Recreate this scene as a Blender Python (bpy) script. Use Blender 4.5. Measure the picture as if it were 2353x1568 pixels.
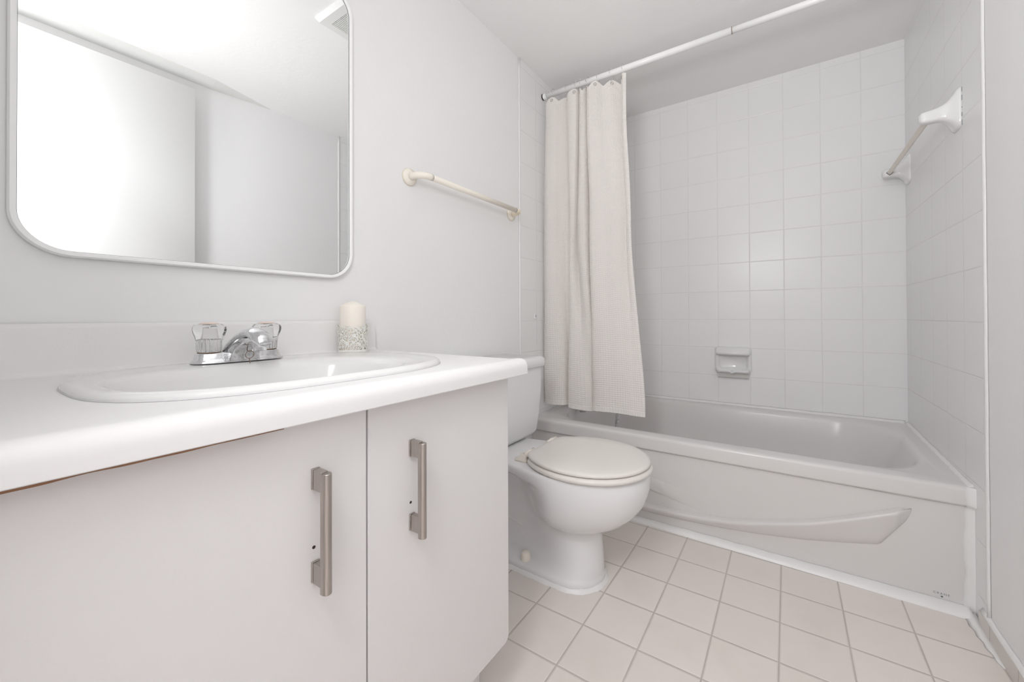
import bpy, bmesh, math, random
import numpy as np
from mathutils import Vector, Matrix
PI = math.pi
random.seed(7)
for o in list(bpy.data.objects): bpy.data.objects.remove(o, do_unlink=True)
SC = bpy.context.scene
COL = SC.collection

# ------------------------------------------------------------------ camera
W = 1.5057            # room width (wall to wall); left wall is x = 0
YB = 2.3957           # back wall of the tub alcove
ZC = 2.0875           # ceiling
YT = 1.559            # where the wall tiles begin
TS = 0.1524           # six inch wall tile
CAMP = (W - 0.4456, 0.0, 0.8574)
f_px, yaw, pitch, roll, cyp, cxp = 915.1444, 33.1607, 0.373, -0.2121, 722.297, 1210.8124
cam_d = bpy.data.cameras.new('camera'); cam = bpy.data.objects.new('camera', cam_d); COL.objects.link(cam)
ps, th, ro = map(math.radians, (yaw, pitch, roll))
fwd = Vector((-math.sin(ps) * math.cos(th), math.cos(ps) * math.cos(th), math.sin(th)))
rt = Vector((math.cos(ps), math.sin(ps), 0)); up = rt.cross(fwd)
rt2 = rt * math.cos(ro) + up * math.sin(ro); up2 = up * math.cos(ro) - rt * math.sin(ro)
M = Matrix((rt2, up2, -fwd)).transposed().to_4x4(); M.translation = CAMP
cam.matrix_world = M
cam_d.sensor_fit = 'HORIZONTAL'; cam_d.sensor_width = 36
cam_d.lens = 36 * f_px / 2353
cam_d.shift_x = (1176.5 - cxp) / 2353
cam_d.shift_y = (cyp - 784) / 2353
cam_d.clip_start = 0.01
SC.camera = cam

# ------------------------------------------------------------------ world, lights, exposure
w = bpy.data.worlds.new('world'); SC.world = w; w.use_nodes = True
w.node_tree.nodes['Background'].inputs[0].default_value = (1.0, 0.985, 0.97, 1)
w.node_tree.nodes['Background'].inputs[1].default_value = 1.0
SC.view_settings.view_transform = 'Standard'; SC.view_settings.look = 'None'
SC.view_settings.gamma = 1; SC.view_settings.use_curve_mapping = False
SC.view_settings.exposure = -0.08

def area(name, loc, target, size, power, color=(1, 1, 1), size_y=None):
    l = bpy.data.lights.new(name, 'AREA'); l.energy = power; l.color = color
    l.shape = 'RECTANGLE' if size_y else 'DISK'; l.size = size
    if size_y: l.size_y = size_y
    o = bpy.data.objects.new(name, l); COL.objects.link(o); o.location = loc
    o.rotation_euler = (Vector(target) - Vector(loc)).to_track_quat('-Z', 'Y').to_euler()
    return o
# photographer's flash bounced off the ceiling
area('bounce_flash', (0.95, 0.60, 1.35), (1.0, 1.3, 2.09), 0.50, 0.8, (0.975, 0.99, 1.0))
# the same flash's soft box, turned into the room
area('softbox_flash', (0.80, -0.04, 1.38), (1.36, 1.5, 1.20), 0.26, 5.8, (0.975, 0.99, 1.0))
# added soft fill in the unseen hall, thrown up at the hall ceiling
area('hall_fill', (0.95, -0.80, 1.25), (0.95, -0.80, 2.3), 0.5, 35.0, (0.985, 0.99, 1.0))
SC.cycles.max_bounces = 14; SC.cycles.diffuse_bounces = 9; SC.cycles.glossy_bounces = 5; SC.cycles.transmission_bounces = 10

# ------------------------------------------------------------------ materials
def mat(name, col=(0.8, 0.8, 0.8), rough=0.5, metal=0.0, coat=0.0, trans=0.0, ior=1.45, spec=0.5, sss=0.0):
    m = bpy.data.materials.new(name); m.use_nodes = True
    b = m.node_tree.nodes['Principled BSDF']; i = b.inputs
    i['Base Color'].default_value = (*col, 1); i['Roughness'].default_value = rough
    i['Metallic'].default_value = metal; i['IOR'].default_value = ior
    i['Coat Weight'].default_value = coat; i['Coat Roughness'].default_value = 0.06
    i['Transmission Weight'].default_value = trans; i['Specular IOR Level'].default_value = spec
    if sss:
        i['Subsurface Weight'].default_value = sss; i['Subsurface Radius'].default_value = (0.02, 0.012, 0.006)
        i['Subsurface Scale'].default_value = 0.4
    return m

class NT:
    def __init__(s, m): s.t = m.node_tree; s.b = s.t.nodes['Principled BSDF']
    def n(s, ty, **k):
        x = s.t.nodes.new(ty)
        for a, v in k.items(): setattr(x, a, v)
        return x
    def l(s, a, b): s.t.links.new(a, b)
    def m(s, op, a, b=None, c=None):
        x = s.n('ShaderNodeMath', operation=op)
        for i, v in enumerate((a, b, c)):
            if v is None: continue
            if isinstance(v, (int, float)): x.inputs[i].default_value = v
            else: s.l(v, x.inputs[i])
        return x.outputs[0]
    def step(s, v, a, b):
        x = s.n('ShaderNodeMapRange', interpolation_type='SMOOTHSTEP')
        s.l(v, x.inputs[0]); x.inputs[1].default_value = a; x.inputs[2].default_value = b
        return x.outputs[0]
    def mix(s, f, a, b):
        x = s.n('ShaderNodeMix', data_type='RGBA')
        if isinstance(f, (int, float)): x.inputs[0].default_value = f
        else: s.l(f, x.inputs[0])
        for i, v in ((6, a), (7, b)):
            if isinstance(v, tuple): x.inputs[i].default_value = (*v, 1)
            else: s.l(v, x.inputs[i])
        return x.outputs[2]
    def pos(s):
        g = s.n('ShaderNodeNewGeometry'); p = s.n('ShaderNodeSeparateXYZ'); s.l(g.outputs['Position'], p.inputs[0])
        return g.outputs['Position'], p.outputs
    def noise(s, vec, scale, detail=3, rough=0.5):
        x = s.n('ShaderNodeTexNoise'); s.l(vec, x.inputs['Vector']); x.inputs['Scale'].default_value = scale
        x.inputs['Detail'].default_value = detail; x.inputs['Roughness'].default_value = rough
        return x.outputs['Fac']
    def bump(s, h, dist, strength=1.0, prev=None):
        x = s.n('ShaderNodeBump'); s.l(h, x.inputs['Height']); x.inputs['Distance'].default_value = dist
        x.inputs['Strength'].default_value = strength
        if prev is not None: s.l(prev, x.inputs['Normal'])
        return x.outputs[0]

def paint(name, col, rough=0.55, bump=0.0006, scale=60):
    m = mat(name, col, rough); t = NT(m); P, _ = t.pos()
    h = t.noise(P, scale, 4); v = t.noise(P, 2.2, 3)
    t.l(t.mix(v, tuple(c * 0.985 for c in col), tuple(min(1, c * 1.012) for c in col)), t.b.inputs['Base Color'])
    t.l(t.bump(h, bump), t.b.inputs['Normal'])
    return m

def tile_mat(name, ax, orig, size, gw, tile, grout, rough=0.12, depth=0.0012, var=0.02, dirt=0.0, wave=0.0006, coat=0.0):
    m = mat(name, tile, rough, coat=coat); t = NT(m); P, xyz = t.pos()
    ds = []; ids = []
    for a, o in zip(ax, orig):
        u = t.m('DIVIDE', t.m('SUBTRACT', xyz['XYZ'.index(a)], o), size)
        fl = t.m('FLOOR', u); fr = t.m('SUBTRACT', u, fl)
        ds.append(t.m('MULTIPLY', t.m('MINIMUM', fr, t.m('SUBTRACT', 1.0, fr)), size)); ids.append(fl)
    d = t.m('MINIMUM', ds[0], ds[1])
    mask = t.step(d, gw * 0.42, gw * 0.62)
    cid = t.n('ShaderNodeCombineXYZ'); t.l(ids[0], cid.inputs[0]); t.l(ids[1], cid.inputs[1])
    wn = t.n('ShaderNodeTexWhiteNoise'); t.l(cid.outputs[0], wn.inputs['Vector'])
    c1 = t.mix(wn.outputs['Value'], tuple(c * (1 - var) for c in tile), tuple(min(1, c * (1 + var * .5)) for c in tile))
    if dirt:
        s = t.step(t.noise(P, 5, 5, .6), 0.45, 0.8)
        c1 = t.mix(t.m('MULTIPLY', s, dirt), c1, tuple(c * f for c, f in zip(tile, (0.86, 0.82, 0.78))))
    gn = t.noise(P, 9, 4)
    g = t.mix(gn, tuple(c * 0.86 for c in grout), tuple(min(1, c * 1.12) for c in grout))
    t.l(t.mix(mask, g, c1), t.b.inputs['Base Color'])
    h = t.step(d, gw * 0.3, gw * 1.5)
    b1 = t.bump(h, depth)
    b2 = t.bump(t.noise(P, 7, 2), wave * 6, 1.0, b1)
    t.l(b2, t.b.inputs['Normal'])
    r = t.n('ShaderNodeMapRange'); t.l(mask, r.inputs[0]); r.inputs[3].default_value = 0.6; r.inputs[4].default_value = rough
    t.l(r.outputs[0], t.b.inputs['Roughness'])
    return m

M_WALL = paint('wall_paint', (0.87, 0.866, 0.868))
M_CEIL = paint('ceiling_paint', (0.89, 0.885, 0.882), 0.7)
GR = (0.805, 0.80, 0.795); TL = (0.85, 0.85, 0.852)
M_TB = tile_mat('back_wall_tile', 'XZ', (W, 0.8368), TS, 0.0022, TL, GR, 0.30, 0.0007, 0.006, wave=0.00025)
M_TLW = tile_mat('left_wall_tile', 'YZ', (1.713, 0.8368), TS, 0.0022, TL, GR, 0.30, 0.0007, 0.006, wave=0.00025)
M_TRW = tile_mat('right_wall_tile', 'YZ', (1.717, 0.8368), TS, 0.0022, TL, GR, 0.30, 0.0007, 0.006, wave=0.00025)
M_FLOOR = tile_mat('floor_tile', 'XY', (0.4261, 1.4742), 0.1528, 0.0036, (0.80, 0.745, 0.705), (0.54, 0.49, 0.45), 0.32, 0.001, 0.03, 0.35, 0.0002)
M_BASE = tile_mat('base_tile', 'YY', (1.53, 1.53), 0.1528, 0.0034, (0.70, 0.665, 0.635), (0.56, 0.51, 0.48), 0.3, 0.001, 0.02, 0.3, 0.0002)
M_CAULK = paint('white_caulk', (0.84, 0.84, 0.835), 0.3, 0.0008, 60)
M_TRIM = paint('glossy_trim', (0.84, 0.84, 0.83), 0.22, 0.001, 30)
M_PORC = mat('white_porcelain', (0.81, 0.808, 0.812), 0.09)
M_TUB = mat('tub_enamel', (0.72, 0.70, 0.69), 0.24)
M_SEAT = mat('seat_plastic', (0.80, 0.765, 0.73), 0.28)
M_SINK = mat('sink_china', (0.79, 0.786, 0.78), 0.08)
M_CTR = paint('counter_laminate', (0.82, 0.812, 0.81), 0.5, 0.0002, 200)
M_RAW = mat('raw_board_edge', (0.22, 0.11, 0.06), 0.9)
M_CAB = paint('cabinet_melamine', (0.75, 0.73, 0.727), 0.42, 0.0002, 150)
M_GAP = mat('cabinet_inside', (0.12, 0.115, 0.11), 0.8)
M_CREAM = mat('cream_plastic', (0.90, 0.845, 0.76), 0.35)
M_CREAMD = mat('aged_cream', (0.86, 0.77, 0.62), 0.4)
M_ROD = mat('rod_white_enamel', (0.92, 0.92, 0.91), 0.25)
M_DARK = mat('dark_gap', (0.05, 0.04, 0.035), 0.8)
M_MIRROR = mat('mirror_silver', (0.93, 0.94, 0.945), 0.0, metal=1.0)
M_MFRAME = mat('mirror_frame_white', (0.93, 0.93, 0.93), 0.4)
M_MEDGE = mat('mirror_glass_edge', (0.10, 0.12, 0.12), 0.2)
M_BAR = mat('ceramic_bar', (0.80, 0.745, 0.67), 0.3)
M_CER = mat('ceramic_white', (0.82, 0.82, 0.82), 0.08, coat=0.3)
M_WAX = mat('candle_wax', (0.90, 0.85, 0.78), 0.45, sss=0.35)
M_LACE = mat('lace_metal', (0.80, 0.80, 0.76), 0.45)
M_HOOK = mat('clear_plastic', (0.9, 0.9, 0.9), 0.12, trans=0.75, ior=1.3)
M_KNOB = mat('clear_acrylic', (1, 1, 1), 0.05, trans=1.0, ior=1.38)
M_CAP = mat('peach_cap', (0.80, 0.64, 0.55), 0.35)
M_RUST = mat('rusty_metal', (0.30, 0.22, 0.17), 0.6, metal=0.5)
M_DOOR = paint('door_paint', (0.82, 0.82, 0.815), 0.4, 0.0001, 100)
M_VENT = mat('vent_plastic', (0.80, 0.80, 0.78), 0.4)
M_VDARK = mat('vent_dark', (0.33, 0.33, 0.31), 0.7)
M_INK = mat('grey_ink', (0.16, 0.20, 0.21), 0.4)
M_RIMCAULK = paint('tub_caulk', (0.82, 0.815, 0.80), 0.4, 0.001, 90)

def chrome(name, dull):
    m = mat(name, (0.80, 0.81, 0.83), 0.12, metal=1.0); t = NT(m); P, _ = t.pos()
    n = t.step(t.noise(P, 70, 5, .7), 0.42, 0.72)
    t.l(t.mix(t.m('MULTIPLY', n, dull), (0.80, 0.81, 0.83), (0.42, 0.40, 0.39)), t.b.inputs['Base Color'])
    r = t.n('ShaderNodeMapRange'); t.l(n, r.inputs[0]); r.inputs[3].default_value = 0.09; r.inputs[4].default_value = 0.09 + 0.35 * dull
    t.l(r.outputs[0], t.b.inputs['Roughness'])
    t.l(t.bump(t.noise(P, 120, 3), 0.0004), t.b.inputs['Normal'])
    return m
M_CHROME = chrome('worn_chrome', 0.55)
M_CHROMED = chrome('dull_chrome', 0.9)

def brushed():
    m = mat('brushed_nickel', (0.46, 0.42, 0.39), 0.33, metal=1.0); t = NT(m); P, _ = t.pos()
    mp = t.n('ShaderNodeMapping'); t.l(P, mp.inputs[0]); mp.inputs['Scale'].default_value = (900, 900, 18)
    n = t.noise(mp.outputs[0], 1, 2)
    t.l(t.mix(n, (0.37, 0.33, 0.30), (0.55, 0.51, 0.48)), t.b.inputs['Base Color'])
    t.l(t.bump(n, 0.0002), t.b.inputs['Normal'])
    return m
M_NICKEL = brushed()

def cloth():
    m = mat('waffle_cotton', (0.92, 0.885, 0.855), 0.9, spec=0.15); t = NT(m)
    t.b.inputs['Sheen Weight'].default_value = 0.15
    P, _ = t.pos(); n = t.noise(P, 600, 2)
    t.l(t.bump(n, 0.0006), t.b.inputs['Normal'])
    tr = t.n('ShaderNodeBsdfTranslucent'); tr.inputs[0].default_value = (0.86, 0.81, 0.75, 1)
    mx = t.n('ShaderNodeMixShader'); mx.inputs[0].default_value = 0.22
    out = t.t.nodes['Material Output']
    t.l(t.b.outputs[0], mx.inputs[1]); t.l(tr.outputs[0], mx.inputs[2]); t.l(mx.outputs[0], out.inputs[0])
    return m
M_CLOTH = cloth()

# ------------------------------------------------------------------ helpers
def link(name, me, m, parent=None, smooth=True):
    o = bpy.data.objects.new(name, me); COL.objects.link(o)
    if m is not None:
        for x in (m if isinstance(m, (list, tuple)) else [m]): me.materials.append(x)
    if smooth: me.polygons.foreach_set('use_smooth', [True] * len(me.polygons))
    if parent: o.parent = parent
    return o
def fin(name, bm, m, parent=None, smooth=True, loc=None, angle=None):
    bmesh.ops.recalc_face_normals(bm, faces=bm.faces[:])
    me = bpy.data.meshes.new(name); bm.to_mesh(me); bm.free()
    if loc is not None: me.transform(Matrix.Translation(-Vector(loc)))
    o = link(name, me, m, parent, smooth)
    if loc is not None: o.location = loc
    if smooth and angle: me.set_sharp_from_angle(angle=math.radians(angle))
    return o
def bevel(o, wd, seg=3, angle=30):
    b = o.modifiers.new('bevel', 'BEVEL'); b.width = wd; b.segments = seg; b.limit_method = 'ANGLE'; b.angle_limit = math.radians(angle)
    b.harden_normals = False
    return o
def subd(o, n=2):
    s = o.modifiers.new('subd', 'SUBSURF'); s.levels = n; s.render_levels = n; return o
def thing(name, label, cat, loc=(0, 0, 0), group=None):
    o = bpy.data.objects.new(name, None); COL.objects.link(o); o.location = loc; o.empty_display_size = 0.05
    return tag(o, label, cat, group)
def tag(o, label, cat, group=None):
    o['label'] = label; o['category'] = cat
    if group: o['group'] = group
    return o
def struct(o): o['kind'] = 'structure'; return o

def add_box(bm, x0, x1, y0, y1, z0, z1):
    v = [bm.verts.new((x, y, z)) for z in (z0, z1) for y in (y0, y1) for x in (x0, x1)]
    for q in ((0, 2, 3, 1), (4, 5, 7, 6), (0, 1, 5, 4), (2, 6, 7, 3), (0, 4, 6, 2), (1, 3, 7, 5)): bm.faces.new([v[i] for i in q])
    return v
def box(name, x0, x1, y0, y1, z0, z1, m, parent=None, bev=0, seg=3, smooth=True):
    bm = bmesh.new(); add_box(bm, x0, x1, y0, y1, z0, z1)
    o = fin(name, bm, m, parent, smooth=bool(bev))
    if bev: bevel(o, bev, seg)
    return o
def loft(bm, rings, cap0=True, cap1=True, closed=True):
    vs = [[bm.verts.new(p) for p in r] for r in rings]
    n = len(rings[0])
    for a, b in zip(vs, vs[1:]):
        for i in range(n if closed else n - 1):
            j = (i + 1) % n
            bm.faces.new((a[i], a[j], b[j], b[i]))
    if closed and cap0: bm.faces.new(vs[0][::-1])
    if closed and cap1: bm.faces.new(vs[-1])
    return vs
def frame_of(t, upv=Vector((0, 0, 1))):
    t = t.normalized()
    if abs(t.dot(upv)) > 0.95: upv = Vector((1, 0, 0))
    s = t.cross(upv).normalized(); u = s.cross(t)
    return s, u
def tube(bm, pts, rad, n=16, cap=True, sq=None):
    pts = [Vector(p) for p in pts]; k = len(pts)
    rad = rad if isinstance(rad, (list, tuple)) else [rad] * k
    ts = [(pts[min(i + 1, k - 1)] - pts[max(i - 1, 0)]).normalized() for i in range(k)]
    s, u = frame_of(ts[0]); rings = []
    for i in range(k):
        if i:
            s = (s - ts[i] * s.dot(ts[i])).normalized(); u = s.cross(ts[i])
        rings.append([pts[i] + (s * math.cos(a) + u * math.sin(a)) * rad[i] for a in (2 * PI * j / n for j in range(n))])
    loft(bm, rings, cap, cap)
def lathe(bm, prof, c=(0, 0, 0), n=40, axis='Z', fn=None):
    rings = []
    for r, h in prof:
        ring = []
        for j in range(n):
            a = 2 * PI * j / n; rr = r * (fn(a, r, h) if fn else 1)
            p = (rr * math.cos(a), rr * math.sin(a), h)
            if axis == 'X': p = (h, rr * math.cos(a), rr * math.sin(a))
            if axis == 'Y': p = (rr * math.sin(a), h, rr * math.cos(a))
            ring.append((p[0] + c[0], p[1] + c[1], p[2] + c[2]))
        rings.append(ring)
    loft(bm, rings)
def sell(cx, cy, a, b, z, n=64, e=2.0):
    r = []
    for j in range(n):
        t = 2 * PI * j / n; c, s = math.cos(t), math.sin(t)
        r.append((cx + a * math.copysign(abs(c) ** (2 / e), c), cy + b * math.copysign(abs(s) ** (2 / e), s), z))
    return r
def rrect(x0, x1, y0, y1, r, n=8):
    out = []
    for cx, cy, a0 in ((x1 - r, y1 - r, 0), (x0 + r, y1 - r, PI / 2), (x0 + r, y0 + r, PI), (x1 - r, y0 + r, 1.5 * PI)):
        for i in range(n + 1):
            a = a0 + PI / 2 * i / n; out.append((cx + r * math.cos(a), cy + r * math.sin(a)))
    return out
def spline(pts, k=8):
    P = [Vector(p) for p in pts]; P = [P[0] * 2 - P[1]] + P + [P[-1] * 2 - P[-2]]; out = []
    for i in range(1, len(P) - 2):
        for j in range(k):
            t = j / k; a, b, c, d = P[i - 1:i + 3]
            out.append(0.5 * (2 * b + (c - a) * t + (2 * a - 5 * b + 4 * c - d) * t * t + (3 * b - a - 3 * c + d) * t ** 3))
    out.append(P[-2]); return out

# ------------------------------------------------------------------ room shell
FY0 = -0.95
struct(box('floor', -0.4, 2.3, FY0 - .7, YB + 0.1, -0.08, 0.0, M_FLOOR))
bm = bmesh.new()
add_box(bm, -0.4, -0.3, FY0 - .6, -0.16, 0.0, 2.4); add_box(bm, 2.2, 2.3, FY0 - .6, -0.16, 0.0, 2.4); add_box(bm, -0.4, 2.3, FY0 - .7, FY0 - .6, 0.0, 2.4)
add_box(bm, -0.4, 2.3, FY0 - .7, -0.16, 2.4, 2.48); add_box(bm, -0.4, -0.1, -0.17, -0.05, 0, 2.48); add_box(bm, W + .1, 2.3, -0.17, -0.05, 0, 2.48); add_box(bm, -0.4, 2.3, -0.17, -0.16, 2.04, 2.48)
struct(fin('wall_hall', bm, M_WALL, smooth=False))
struct(box('ceiling', -0.1, W + 0.1, -0.16, YB + 0.1, ZC, ZC + 0.08, M_CEIL))
wl = struct(box('wall_left', -0.1, -0.001, -0.16, YB + 0.1, 0.0, ZC, M_WALL))
wr = struct(box('wall_right', W + 0.001, W + 0.1, -0.16, YB + 0.1, 0.0, ZC, M_WALL))
struct(box('wall_back', -0.001, W + 0.001, YB, YB + 0.1, 0.0, ZC, M_TB))
box('tile_panel', -0.001, 0.0015, YT, YB, 0.0, ZC, M_TLW, wl)
box('tile_panel', W - 0.0015, W + 0.001, YT, YB, 0.0, ZC, M_TRW, wr)
# the wall with the doorway, beside and behind the camera
bm = bmesh.new()
add_box(bm, -0.001, 0.66, -0.16, -0.05, 0.0, ZC); add_box(bm, 1.46, W + 0.001, -0.16, -0.05, 0.0, ZC)
add_box(bm, 0.66, 1.46, -0.16, -0.05, 2.04, ZC)
struct(fin('wall_front', bm, M_WALL, smooth=False))
# rounded white edge trim where tile meets paint
def edge_trim(name, x, sgn, z0):
    bm = bmesh.new(); rings = []
    for z in np.linspace(z0, ZC, 40):
        j = 0.0007 * math.sin(z * 23) + 0.0005 * math.sin(z * 61)
        ring = []
        for i in range(7):
            a = PI * i / 6
            ring.append((x + sgn * 0.0055 * math.sin(a), YT - (0.0068 + j) * math.cos(a) + 0.002, z))
        rings.append(ring)
    loft(bm, rings, closed=True); return struct(fin(name, bm, M_TRIM))
edge_trim('trim_1', 0.0, 1, 0.0); edge_trim('trim_2', W, -1, 0.045)
# sloping filler strip where the right wall meets the ceiling (seen in the mirror)
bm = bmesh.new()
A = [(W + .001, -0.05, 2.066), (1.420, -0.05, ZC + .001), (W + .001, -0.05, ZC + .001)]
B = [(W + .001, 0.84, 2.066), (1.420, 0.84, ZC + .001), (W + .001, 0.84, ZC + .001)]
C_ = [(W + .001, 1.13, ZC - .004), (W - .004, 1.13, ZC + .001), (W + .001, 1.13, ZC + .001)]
loft(bm, [A, B, C_]); struct(fin('trim_3', bm, paint('strip_shade_grey', (0.74, 0.74, 0.72)), smooth=False))  # greyer than the walls: the strip's dim, grazing light put into its colour
# tiled base board along the right wall, with the caulk line on top of it
bb = struct(box('baseboard_right', W - 0.0095, W + 0.001, -0.05, YT + 0.045, 0.0, 0.045, M_BASE))
bm = bmesh.new(); rings = []
for y in np.linspace(-0.05, YT + 0.04, 60):
    j = 0.0012 * math.sin(y * 37) + 0.001 * math.sin(y * 91)
    rings.append([(W + .001, y, 0.043), (W - 0.0095, y, 0.043), (W - 0.0085 + j * .3, y, 0.048), (W - 0.004, y, 0.0535 + j), (W + .001, y, 0.056 + j)])
loft(bm, rings); fin('caulk_line', bm, M_CAULK, bb)
# bottom right corner: white caulk smear on the floor where tub, wall and base board meet
bm = bmesh.new(); rings = []
for i, y in enumerate(np.linspace(1.645, 1.44, 24)):
    k = i / 23; wd = 0.022 * (1 - k) ** 0.6 + 0.003 + 0.002 * math.sin(i * 1.3)
    rings.append([(W - 0.009 - wd, y, 0.0005), (W - 0.009 - wd * .5, y, 0.004 * (1 - k) + 0.0015), (W - 0.006, y, 0.010 * (1 - k) + 0.003), (W - 0.006, y, 0.0005)])
loft(bm, rings); struct(fin('trim_4', bm, M_CAULK))
# gap crack specks in that corner belong to the caulk
# door, opened flat against the right wall
dr = struct(box('door_1', 1.436, 1.471, 0.004, 0.757, 0.012, 2.003, M_DOOR, bev=0.0015, seg=1))
bm = bmesh.new()
for z in (0.25, 1.75): lathe(bm, [(0.006, z - .045), (0.006, z + .045)], (1.475, -0.003, 0), 12)
fin('hinge', bm, M_NICKEL, dr)

# ------------------------------------------------------------------ mirror
mt = thing('wall_mirror', 'rounded-corner mirror in a thin white frame on the wall above the sink', 'mirror', (0, 0.381, 0.965))
def yz(poly, x): return [(x, p[0] - 0.381, p[1] - 0.965) for p in poly]
o_ = rrect(0.078, 0.684, 0.965, 1.785, 0.072, 14); e_ = rrect(0.0800, 0.6820, 0.967, 1.783, 0.070, 14); i_ = rrect(0.0870, 0.6750, 0.9740, 1.7760, 0.0630, 14)
bm = bmesh.new(); loft(bm, [yz(o_, 0.0), yz(o_, 0.0145), yz(e_, 0.018), yz(rrect(0.0845, 0.6775, 0.9715, 1.7785, 0.0655, 14), 0.018), yz(i_, 0.0165), yz(i_, 0.0)], False, False)
fin('frame', bm, M_MFRAME, mt, angle=50)
bm = bmesh.new(); bm.faces.new([bm.verts.new(p) for p in yz(rrect(0.0865, 0.6755, 0.9735, 1.7765, 0.0635, 14), 0.0120)])
o = fin('glass', bm, M_MIRROR, mt, smooth=False)
bm = bmesh.new(); loft(bm, [yz(rrect(0.0869, 0.6751, 0.9739, 1.7761, 0.0631, 14), 0.0125), yz(rrect(0.0878, 0.6742, 0.9748, 1.7752, 0.0622, 14), 0.0125)], False, False)
fin('glass_edge', bm, M_MEDGE, mt, smooth=False)

# ------------------------------------------------------------------ vanity cabinet
cb = thing('vanity_cabinet', 'white two-door vanity cabinet under the sink counter', 'cabinet', (0.27, 0.35, 0))
cb.location = (0, 0, 0)
bm = bmesh.new()
add_box(bm, 0.004, 0.521, -0.03, -0.014, 0.14, 0.722); add_box(bm, 0.004, 0.521, 0.700, 0.716, 0.14, 0.722); add_box(bm, 0.004, 0.521, -0.014, 0.700, 0.14, 0.156); add_box(bm, 0.004, 0.010, -0.014, 0.700, 0.156, 0.722)
box_body = fin('body', bm, M_CAB, cb, smooth=False)
box('toe_kick', 0.06, 0.470, -0.02, 0.700, 0.0, 0.14, M_CAB, cb)
bm = bmesh.new(); add_box(bm, 0.5190, 0.5222, 0.345, 0.385, 0.157, 0.718); fin('front_edge', bm, M_GAP, cb, smooth=False)
def door_mesh(y0, y1, clip, name):
    r = 0.014 if clip else 0.002
    pts = [(y0, 0.722), (y0, 0.143)]
    if clip: pts += [(y1 - r + r * math.sin(a), 0.143 + r - r * math.cos(a)) for a in np.linspace(0, PI / 2, 6)]
    else: pts += [(y1, 0.143)]
    pts += [(y1, 0.722)]
    bm = bmesh.new(); loft(bm, [[(0.5225, y, z) for y, z in pts], [(0.540, y, z) for y, z in pts]])
    o = fin(name, bm, M_CAB, cb, smooth=False); bevel(o, 0.0012, 2); return o
for (y0, y1, clip, hy, zt, lab) in ((-0.025, 0.3625, False, 0.281, 0.660, 'left'), (0.3655, 0.718, True, 0.441, 0.656, 'right')):
    d = door_mesh(y0, y1, clip, 'door')
    bm = bmesh.new()
    zb = zt - 0.151
    # two posts with small wall plates
    for z0, z1 in ((zt - 0.026, zt), (zb + 0.004, zb + 0.030)):
        add_box(bm, 0.540, 0.5435, hy - 0.0004, hy + 0.0105, z0 - 0.0004, z1 + 0.0004)
        add_box(bm, 0.5445, 0.563, hy, hy + 0.0095, z0, z1)
    ring = [(0.561, -0.0062), (0.561, 0.0062)] + [(0.564 + 0.0085 * math.sin(a), 0.0064 * math.cos(a)) for a in np.linspace(0.12, PI - 0.12, 12)]
    loft(bm, [[(x, hy + 0.006 + y, z) for x, y in ring] for z in (zb - 0.004, zt - 0.002)])
    gb = fin('handle', bm, M_NICKEL, d, angle=40); bevel(gb, 0.0007, 2, 50)
    bm = bmesh.new(); lathe(bm, [(0.0022, 0.5398), (0.0022, 0.5404)], (0, hy + 0.0035, zt - 0.103), 14, 'X')
    fin('screw_hole', bm, M_DARK, d, smooth=False)

# ------------------------------------------------------------------ counter
CT = 0.7600; CE = 0.7535
SX, SY = 0.286, 0.378
ct = thing('countertop', 'white laminate countertop with rolled front edge and low backsplash', 'countertop', (0, 0, 0))
pr_ = [(0.002, 0.7275), (0.550, 0.7275)]
pr_ += [(0.5665, 0.7275), (0.568, 0.7290), (0.568, 0.7400)]
pr_ += [(0.550 + 0.018 * math.cos(a), 0.7430 + 0.0195 * math.sin(a)) for a in np.linspace(0.1, PI / 2, 9)]
pr_ += [(0.540, 0.7622), (0.528, 0.7608), (0.515, CT)]
pr_ += [(0.034, CT), (0.028, CT + .001), (0.0235, CT + .004), (0.021, CT + .010), (0.020, 0.840), (0.0185, 0.8455), (0.0145, 0.849), (0.002, 0.849)]
def pr_at(y):   # the top right corner of the backsplash is rounded off
    d_ = max(0.0, y - (CE - 0.014)); k_ = 0.014 - math.sqrt(max(0.0, 0.014 ** 2 - d_ ** 2))
    return [(x, y, z - k_ if z > 0.83 else z) for x, z in pr_]
bm = bmesh.new(); loft(bm, [pr_at(y) for y in [-0.049, CE - .014] + [CE - .014 + .014 * math.sin(a) for a in np.linspace(.1, PI / 2, 9)]])
top = fin('worktop', bm, M_CTR, ct, angle=35)
cut = bmesh.new(); loft(cut, [sell(SX + .030, SY - .030, 0.172, 0.222, z, 64, 2.5) for z in (0.6, 0.9)])
cm = bpy.data.meshes.new('cut'); bmesh.ops.recalc_face_normals(cut, faces=cut.faces[:]); cut.to_mesh(cm); cut.free()
co = bpy.data.objects.new('cut', cm); COL.objects.link(co)
bo = top.modifiers.new('b', 'BOOLEAN'); bo.operation = 'DIFFERENCE'; bo.object = co; bo.solver = 'EXACT'
bpy.context.view_layer.update()
dg = bpy.context.evaluated_depsgraph_get()
nm = bpy.data.meshes.new_from_object(top.evaluated_get(dg)); top.modifiers.clear(); top.data = nm
bpy.data.objects.remove(co, do_unlink=True)
nm.set_sharp_from_angle(angle=math.radians(35))
# end cap strip on the right end
bm = bmesh.new()
loft(bm, [[(x, y_, z - .014 if z > .83 else z) for x, y__, z in pr_at(CE - .02)] for y_ in (CE, CE + 0.0012)])
fin('end_cap', bm, M_CTR, ct, smooth=False)
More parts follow.
